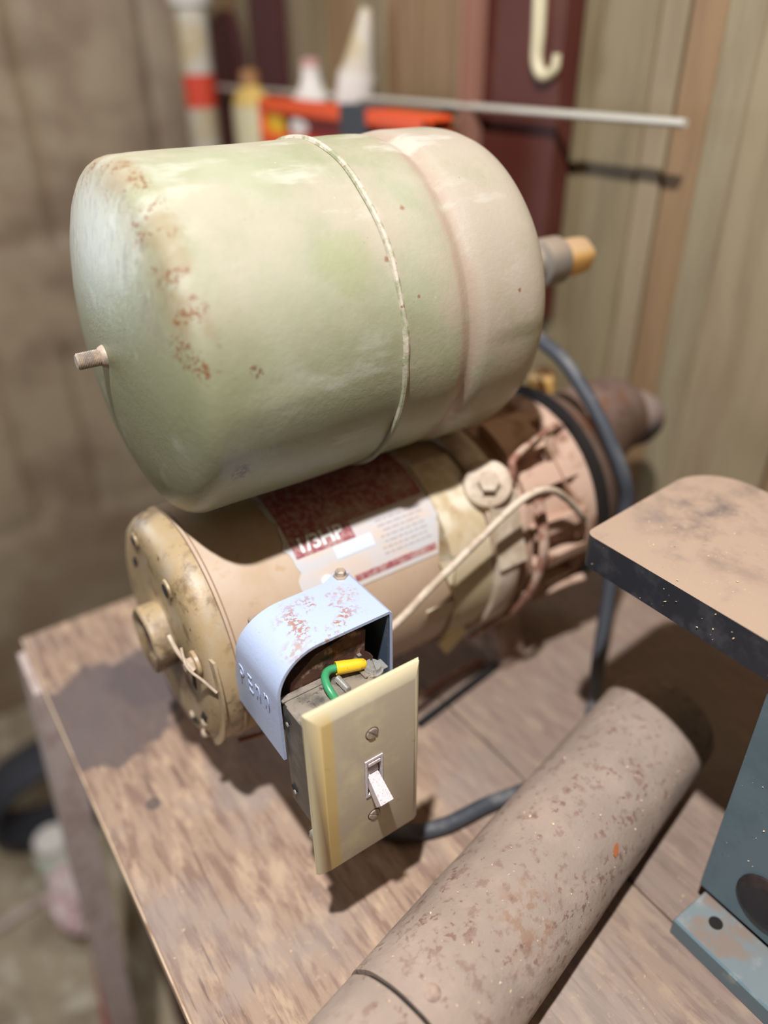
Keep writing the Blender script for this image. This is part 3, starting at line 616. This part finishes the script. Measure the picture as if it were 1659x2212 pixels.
for (a, b2, c, d) in ((tx0+.0002, tx0+.0014, tz0+.0002, tz1-.0002), (tx1-.0014, tx1-.0002, tz0+.0002, tz1-.0002), (tx0+.0014, tx1-.0014, tz1-.0016, tz1-.0002), (tx0+.0014, tx1-.0014, tz0+.0002, tz0+.0016)):
    box(bm, a, b2, .2104, .2180, c, d)
link('toggle_frame', bm, 'toggle', sb)
bm = B(); lathe(bm, [(0, .0052), (.0068, .0052)], (.1335, .2170, -.3085), (1, 0, 0), 24); link('toggle_barrel', bm, 'toggle', sb, smooth=True)
bm = B(); box(bm, .1335, .1405, .2100, .2145, -.3015, -.2998); link('toggle_shoulder', bm, 'toggle', sb)
dl = Vector((-.012, -.80, -.60)).normalized(); s0 = Vector((.1369, .2150, -.3105)); ux = Vector((1, 0, 0)); uz = dl.cross(ux).normalized()
bm = B(); prism(bm, [(-1, -1), (1, -1), (1, 1), (-1, 1)], lambda a, b2, t: s0+dl*(.0175*t)+ux*a*(.0030+.0008*t)+uz*b2*(.0026+.0006*t), 0, 1); bevel_all(bm, .0008, 3); link('toggle_lever', bm, 'toggle', sb, smooth=True)

# ------------------------------------------------------------ rusted steel pipe on the bench
PA = .2219; C0 = Vector((-.0608, .1, BZ+.0376)); PD = Vector((math.cos(PA), math.sin(PA), 0)); PN = Vector((-PD.y, PD.x, 0)); PR = .0374
pp = thing('steel_pipe', C0+PD*.2-Vector((0, 0, PR)), 'thick dusty rusted steel pipe lying across the bench in front', 'pipe')
def wobp(t, k): return .00015*math.sin(k*.9+t*90)+.00012*math.sin(k*.37-t*140)
bm = B(); TS = .1670
lathe(bm, [(TS+.0016, PR-.003), (TS+.0016, PR)] + [(TS+.003+(.43-TS-.004)*k/30, PR) for k in range(31)] + [(.43, PR-.0008), (.43, PR-.0035), (.38, PR-.0035), (TS+.0016, PR-.0035)], C0, PD, 96, caps=False, wob=wobp)
link('tube_wall', bm, 'pipe', pp, smooth=True)
bm = B(); lathe(bm, [(-.12, PR-.0040), (-.12, PR-.0006), (.0, PR-.0006), (.1, PR-.0006), (TS-.0008, PR-.0006), (TS, PR-.0014), (TS, PR-.004)], C0, PD, 96, caps=False, wob=wobp); link('end_sleeve', bm, 'pipe', pp, smooth=True)
bm = B(); lathe(bm, [(TS-.004, PR-.0030), (TS+.006, PR-.0030)], C0, PD, 64, caps=False); link('inner_joint', bm, 'dark', pp, smooth=True)
c = Vector((.1138, .1345, -.3700)); ax0 = C0+PD*((c-C0).dot(PD)); nrm = (c-ax0).normalized(); c = ax0+nrm*(PR-.0004)
bm = B(); lathe(bm, [(0, .0040), (.0006, .0040), (.0011, .0030), (.0009, .0012), (.0004, 0)], c, nrm, 20); link('rivet', bm, 'greywood', pp, smooth=True)
c = Vector((.245, .135, -.372)); ax0 = C0+PD*((c-C0).dot(PD)); nrm = (c-ax0).normalized(); c = ax0+nrm*(PR+.0001); d_, u_, w_ = frame((0, 0, 0), nrm)
bm = B(); prism(bm, [(-.0045, 0), (-.001, .0018), (.0035, .0014), (.0045, -.0004), (.001, -.0019), (-.003, -.0012)], lambda a, b2, t: c+u_*(a*.7+b2*.6)+w_*(b2*.9-a*.5)+nrm*.0004*t, 0, 1); link('paint_fleck', bm, 'leaf', pp)

# ------------------------------------------------------------ bench sander: table, housing, foot
sd = thing('bench_sander', (.34, .0, BZ), 'blue-grey bench machine with a black sawdust-covered table plate', 'power tool')
bm = B(); zt, zb = -.235, -.2556
x0, x1, y0, y1, rr = .2912, .412, -.16, .2391, .0305
pts = [(x0, y0), (x1, y0)]
for k in range(9): t = (PI/2)*k/8; pts.append((x1-rr+rr*math.cos(t), y1-.0047-rr+rr*math.sin(t)))
for k in range(5): t = PI/2+(PI/2)*k/4; pts.append((x0+.006+.006*math.cos(t), .2274-.006+.006*math.sin(t)))
prism(bm, pts, lambda a, b2, t: Vector((a, b2, zb+(zt-zb)*t)), 0, 1)
for f in bm.faces: f.material_index = 1
bevel_all(bm, .0010, 2)
for f in bm.faces:
    f.material_index = 0 if f.calc_center_median().z > zt-.0009 else 1
link('table_plate', bm, ['tabletop', 'tableside'], sd, smooth=True)
bm = B(); box(bm, .296, .46, -.16, .1135, -.4215, -.262, .004, 3); link('housing', bm, 'housing', sd, smooth=True)
bm = B(); box(bm, .2952, .2962, -.155, .1118, -.4180, -.2630); link('side_cover', bm, 'housing', sd)
bm = B(); box(bm, .2690, .2975, -.16, .1085, -.4245, -.4225, .0006, 1); fl = link('foot_flange', bm, 'flange', sd)
bm = B(); box(bm, .2680, .2702, -.16, .1085, BZ, -.4225, .0006, 1); link('flange_lip', bm, 'flangelip', sd)
bm = B(); lathe(bm, [(0, .0038), (.0004, .0038)], (.2855, .0935, -.4225), (0, 0, 1), 20); link('bolt_hole', bm, 'dark', fl)
bm = B(); lathe(bm, [(0, .0172), (-.0016, .0172), (-.0024, .0155), (-.0020, .0110), (-.0012, .0095), (-.0016, 0)], (.2952, .0765, -.3910), (1, 0, 0), 40); link('round_knob', bm, 'grommet', sd, smooth=True)
bm = B(); box(bm, .305, .40, -.15, -.02, -.2625, -.2556, .003, 1); link('table_bracket', bm, 'tableside', sd)

# ------------------------------------------------------------ power cable
pts = [(.43, .430, -.197), (.412, .395, -.194), (.411, .365, -.203), (.411, .345, -.2165), (.412, .327, -.233), (.413, .3135, -.249), (.415, .298, -.272), (.418, .2935, -.295), (.410, .290, -.330), (.397, .279, -.375), (.383, .268, -.412), (.362, .250, -.4285), (.335, .233, -.4295), (.305, .2225, -.4295), (.274, .2215, -.4295), (.238, .229, -.4295), (.203, .2335, -.4295), (.178, .246, -.4295), (.165, .268, -.4295), (.168, .300, -.4295), (.185, .318, -.4280)]
bm = B(); tube(bm, catmull(pts, 8), .0052, 14)
link('power_cable', bm, 'cable', smooth=True, label='dusty black cable looping from behind the tank down to the bench beside the pipe', category='cable')
bm = B(); tube(bm, [(.243, .312, -.4318), (.331, .3245, -.4300)], .0028, 8); link('iron_rod', bm, 'black', smooth=True, label='thin black rod on the bench under the motor', category='rod')
bm = B(); tube(bm, catmull([(.250, .330, -.4315), (.29, .3345, -.430), (.325, .337, -.4315)], 4), .0030, 8); link('iron_rod', bm, 'copper', smooth=True, label='rusty brown rod on the bench behind the thin black rod', category='rod')

# ------------------------------------------------------------ shelf and things on the right wall
SZ = -.178
bm = B(); box(bm, .50, .599, .70, 1.44, SZ-.018, SZ, .001, 1)
sh = link('wall_shelf', bm, 'plank0', label='narrow wooden shelf on the back wall, hidden behind the tank', category='shelf')
rod_y0, rod_y1 = .412, 1.28
bm = B(); tube(bm, [(.562, .404, -.0600), (.562, 1.30, -.0670)], .0036, 10)
rd = link('steel_rod', bm, 'steel', smooth=True, label='long thin bright steel rod held out from the panelled wall', category='rod')
for y in (.70, 1.20):
    bm = B(); box(bm, .560, .600, y, y+.006, -.074, -.062); link('rod_hook', bm, 'joint', rd)
# big red-brown board
bm = B(); prism(bm, [(.552, -.255), (.660, -.255), (.660, .34), (.552, .34)], lambda a, b2, t: Vector((.576+.022*t, a, b2)), 0, 1); bevel_all(bm, .002, 1)
rb = link('red_board', bm, 'redboard', label='tall wide red-brown board standing against the panelled wall', category='board')
bm = B(); box(bm, .560, .5758, .652, .676, -.255, .34, .002, 1); link('edge_strip', bm, 'pinkedge', rb, label='dusty pinkish edge strip')
bm = B(); tube(bm, catmull([(.5715, .586, .11), (.5715, .582, .04), (.5715, .5795, 0.0), (.5715, .5790, -.020), (.5715, .5730, -.031), (.5715, .5640, -.0325), (.5715, .5560, -.027), (.5715, .5545, -.016)], 8), lambda t: .0072-.0030*t*(1 if t < .9 else 1.1), 12)
link('hanging_hook', bm, 'cream', smooth=True, label='pale J-shaped hook hanging in front of the wide red-brown board', category='hook')
def roundtop(name, ya, yb_, z1, m, label, rounded):
    bm = B(); c_ = (ya+yb_)/2; w = (yb_-ya)/2; pts = [(ya, SZ), (yb_, SZ)]
    if rounded:
        for k in range(13): t = PI*k/12; pts.append((c_+w*math.cos(t), z1-w+w*1.3*math.sin(t)))
    else: pts += [(yb_, z1), (ya, z1)]
    prism(bm, pts, lambda a, b2, t: Vector((.580+.014*t, a, b2)), 0, 1); bevel_all(bm, .0015, 1)
    return link(name, bm, m, label=label, category='board')
roundtop('round_topped_board', 1.215, 1.315, .020, 'redwine', 'maroon board with a rounded top behind the white and orange tube', True)
roundtop('straight_board', 1.085, 1.170, .34, 'redwine', 'narrow straight maroon board between the glue bottle and the panelling', False)
# tube with orange label
t1 = thing('cardboard_tube', (.535, 1.265, SZ), 'tall white tube with an orange-red band standing leftmost on the shelf', 'tube')
bm = B(); lathe(bm, [(0, .0225), (.002, .0235), (.20, .0235), (.222, .0235)], (.535, 1.265, SZ), (0, 0, 1), 28); link('tube_body', bm, 'tubew', t1, smooth=True)
bm = B(); lathe(bm, [(.085, .0242), (.130, .0242)], (.535, 1.265, SZ), (0, 0, 1), 28, caps=False); link('orange_band', bm, 'orangeband', t1, smooth=True)
bm = B(); lathe(bm, [(.217, .0270), (.218, .0310), (.242, .0310), (.246, .027)], (.535, 1.265, SZ), (0, 0, 1), 28); link('tube_cap', bm, 'whitep', t1, smooth=True)
# glue bottle
t2 = thing('glue_bottle', (.530, 1.080, SZ), 'cream and yellow glue bottle with a brown cap on the shelf', 'bottle')
def squash(c, k):
    def f(bm):
        for v in bm.verts: v.co.x = c[0]+(v.co.x-c[0])*k
        return bm
    return f
sq = squash((.530, 0), .6)
bm = B(); lathe(bm, [(0, .034), (.004, .038), (.094, .038), (.104, .036), (.114, .028), (.122, .014), (.125, .012)], (.530, 1.080, SZ), (0, 0, 1), 32); link('bottle_body', sq(bm), 'bottle', t2, smooth=True)
bm = B(); lathe(bm, [(.01, .0388), (.098, .0388)], (.530, 1.080, SZ), (0, 0, 1), 32, caps=False); link('bottle_label', sq(bm), 'blabel', t2, smooth=True)
bm = B(); lathe(bm, [(.122, .0135), (.138, .0125), (.141, .008)], (.530, 1.080, SZ), (0, 0, 1), 20); link('cap', bm, 'browncap', t2, smooth=True)
# small bottle
t3 = thing('small_bottle', (.555, .958, SZ), 'small white bottle with a pinkish cap and yellow label on the shelf', 'bottle')
bm = B(); lathe(bm, [(0, .024), (.003, .026), (.110, .026), (.122, .016), (.134, .012), (.145, .012)], (.555, .958, SZ), (0, 0, 1), 28); link('bottle_body', bm, 'whitep', t3, smooth=True)
bm = B(); lathe(bm, [(.145, .0125), (.152, .012), (.155, .008)], (.555, .958, SZ), (0, 0, 1), 20); link('cap', bm, 'pinkcap', t3, smooth=True)
bm = B(); lathe(bm, [(.085, .0264), (.118, .0250)], (.555, .958, SZ), (0, 0, 1), 14, caps=False, a0=-.4, a1=1.2)
link('yellow_label', bm, 'yellab', t3, smooth=True)
# sealant cartridge leaning
t4 = thing('sealant_cartridge', (.555, .902, SZ), 'white sealant cartridge with a cone nozzle leaning on the panelling', 'cartridge')
ax4 = Vector((.09, -.21, 1)); b4 = (.556, .900, SZ+.004)
bm = B(); lathe(bm, [(0, .021), (.002, .0225), (.135, .0225), (.140, .0215)], b4, ax4, 28); link('cartridge_body', bm, 'whitep', t4, smooth=True)
bm = B(); lathe(bm, [(.140, .0205), (.146, .0190), (.158, .0160), (.203, .0065), (.205, .005)], b4, ax4, 24); link('nozzle', bm, 'tubew', t4, smooth=True)
# orange case
t5 = thing('orange_case', (.545, .82, SZ), 'flat orange case with dark red inset and a charcoal strap on the shelf', 'case')
ya, yb2 = .640, 1.000; xc0, xc1 = .498, .527
bm = B(); box(bm, xc0, xc1, ya, yb2, -.082, -.066, .003, 2); box(bm, xc0, xc1, ya, yb2, SZ, -.104, .003, 2); box(bm, xc0, xc1, ya, ya+.014, SZ+.002, -.068, .003, 2); box(bm, xc0, xc1, yb2-.010, yb2, SZ+.002, -.068, .003, 2)
link('case_frame', bm, 'orange', t5)
bm = B(); box(bm, xc0+.008, xc1-.004, ya+.010, yb2-.008, -.106, -.080); link('inset_panel', bm, 'darkred', t5)
bm = B(); box(bm, xc0-.003, xc1+.003, .750, .798, SZ+.001, -.063, .001, 1); link('strap', bm, 'strap', t5)
bm = B(); box(bm, xc0+.005, xc0+.009, .945, .985, -.104, -.082); link('yellow_sticker', bm, 'yellab', t5)
bm = B(); lathe(bm, [(0, .018), (.004, .018)], (xc0+.004, .905, -.094), (1, 0, 0), 20)
for v in bm.verts: v.co.z = -.094+(v.co.z+.094)*.62
link('white_sticker', bm, 'whitep', t5)

# ------------------------------------------------------------ clutter on the floor to the left
bm = B(); N1, N2 = 40, 14; c_ = Vector((.03, 1.06, FZ+.10)); rows = []
for i in range(N1):
    a = 2*PI*i/N1; d_ = Vector((math.cos(a), math.sin(a)*.35, math.sin(a))).normalized()
    rows.append([bm.verts.new(c_+Vector((math.cos(a)*.115, 0, math.sin(a)*.080))*1.0+Vector((math.cos(a), 0, math.sin(a)))*.020*math.cos(2*PI*j/N2)+Vector((0, .045*math.sin(2*PI*j/N2), 0))) for j in range(N2)])
for i in range(N1):
    for j in range(N2): bm.faces.new((rows[i][j], rows[(i+1) % N1][j], rows[(i+1) % N1][(j+1) % N2], rows[i][(j+1) % N2]))
link('rubber_tyre', bm, 'tyre', smooth=True, label='small black rubber tyre standing on the floor beside the bench', category='tyre')
t6 = thing('plastic_jar', (-.012, .955, FZ), 'pale greenish-white plastic jar on the floor in front of the black tyre', 'jar')
bm = B(); lathe(bm, [(0, .030), (.004, .034), (.075, .034), (.085, .028), (.09, .024)], (-.012, .955, FZ), (0, 0, 1), 28); link('jar_body', bm, 'palejar', t6, smooth=True)
bm = B(); lathe(bm, [(.088, .028), (.106, .028), (.109, .025)], (-.012, .955, FZ), (0, 0, 1), 28); link('lid', bm, 'whitep', t6, smooth=True)
bm = B(); bmesh.ops.create_icosphere(bm, subdivisions=4, radius=1)
for v in bm.verts:
    n_ = noise.noise(v.co*1.7)*.35+noise.noise(v.co*4.3)*.18
    s_ = 1+n_; v.co = Vector((-.006+v.co.x*.042*s_, .868+v.co.y*.055*s_, FZ+.05+v.co.z*.055*s_))
    v.co.z = max(v.co.z, FZ+.001)
link('crumpled_bag', bm, 'pinkbag', smooth=True, label='crumpled faded pink bag on the floor beside the pale jar', category='bag')
bm = B(); tube(bm, [(-.28, .905, FZ+.006), (-.035, .93, FZ+.012)], .0065, 10); link('pale_stick', bm, 'pinkwood', smooth=True, label='pale thin stick lying on the concrete floor at the left edge', category='stick')
bm = B(); prism(bm, [(-.008, 0), (.008, 0), (.008, .03), (-.008, .03)], lambda a, b2, t: Vector((-.002-.045*t+a, .815-.30*t, FZ+b2)), 0, 1); bevel_all(bm, .002, 1); link('red_bar', bm, 'red', label='dark red painted bar lying on the floor beside the bench leg', category='bar')

# ------------------------------------------------------------ crumbs
bm = B()
def crumb(c, s):
    vs = [bm.verts.new(Vector(c)+Vector((random.uniform(-1, 1), random.uniform(-1, 1), abs(random.uniform(.1, 1))))*s) for _ in range(5)]
    try: bmesh.ops.convex_hull(bm, input=vs)
    except Exception: pass
for k in range(260):
    x = random.uniform(.03, .30); y = random.uniform(.08, .42); crumb((x, y, BZ), random.choice((.0003, .0004, .0005, .0009)))
for k in range(90):
    x = random.uniform(.295, .40); y = random.uniform(.06, .22); crumb((x, y, zt), random.choice((.0004, .0006, .0008)))
for k in range(26):
    y = random.uniform(.06, .222); crumb((.2910, y, random.uniform(-.2546, -.237)), random.choice((.0003, .0005, .0008)))
for k in range(40):
    y = random.uniform(.05, .11); z = random.uniform(-.418, -.30); crumb((.2950, y, z), random.choice((.0003, .0005, .0008)))
for k in range(120):
    t = random.uniform(.12, .42); a = random.uniform(-.6, 1.2); crumb(C0+PD*t+(-PN*math.sin(a)+Vector((0, 0, math.cos(a))))*PR, random.choice((.0004, .0006, .0009)))
link('sawdust_crumbs', bm, 'crumb', kind='stuff', label='pale sawdust crumbs scattered over the bench, pipe and machine', category='sawdust')
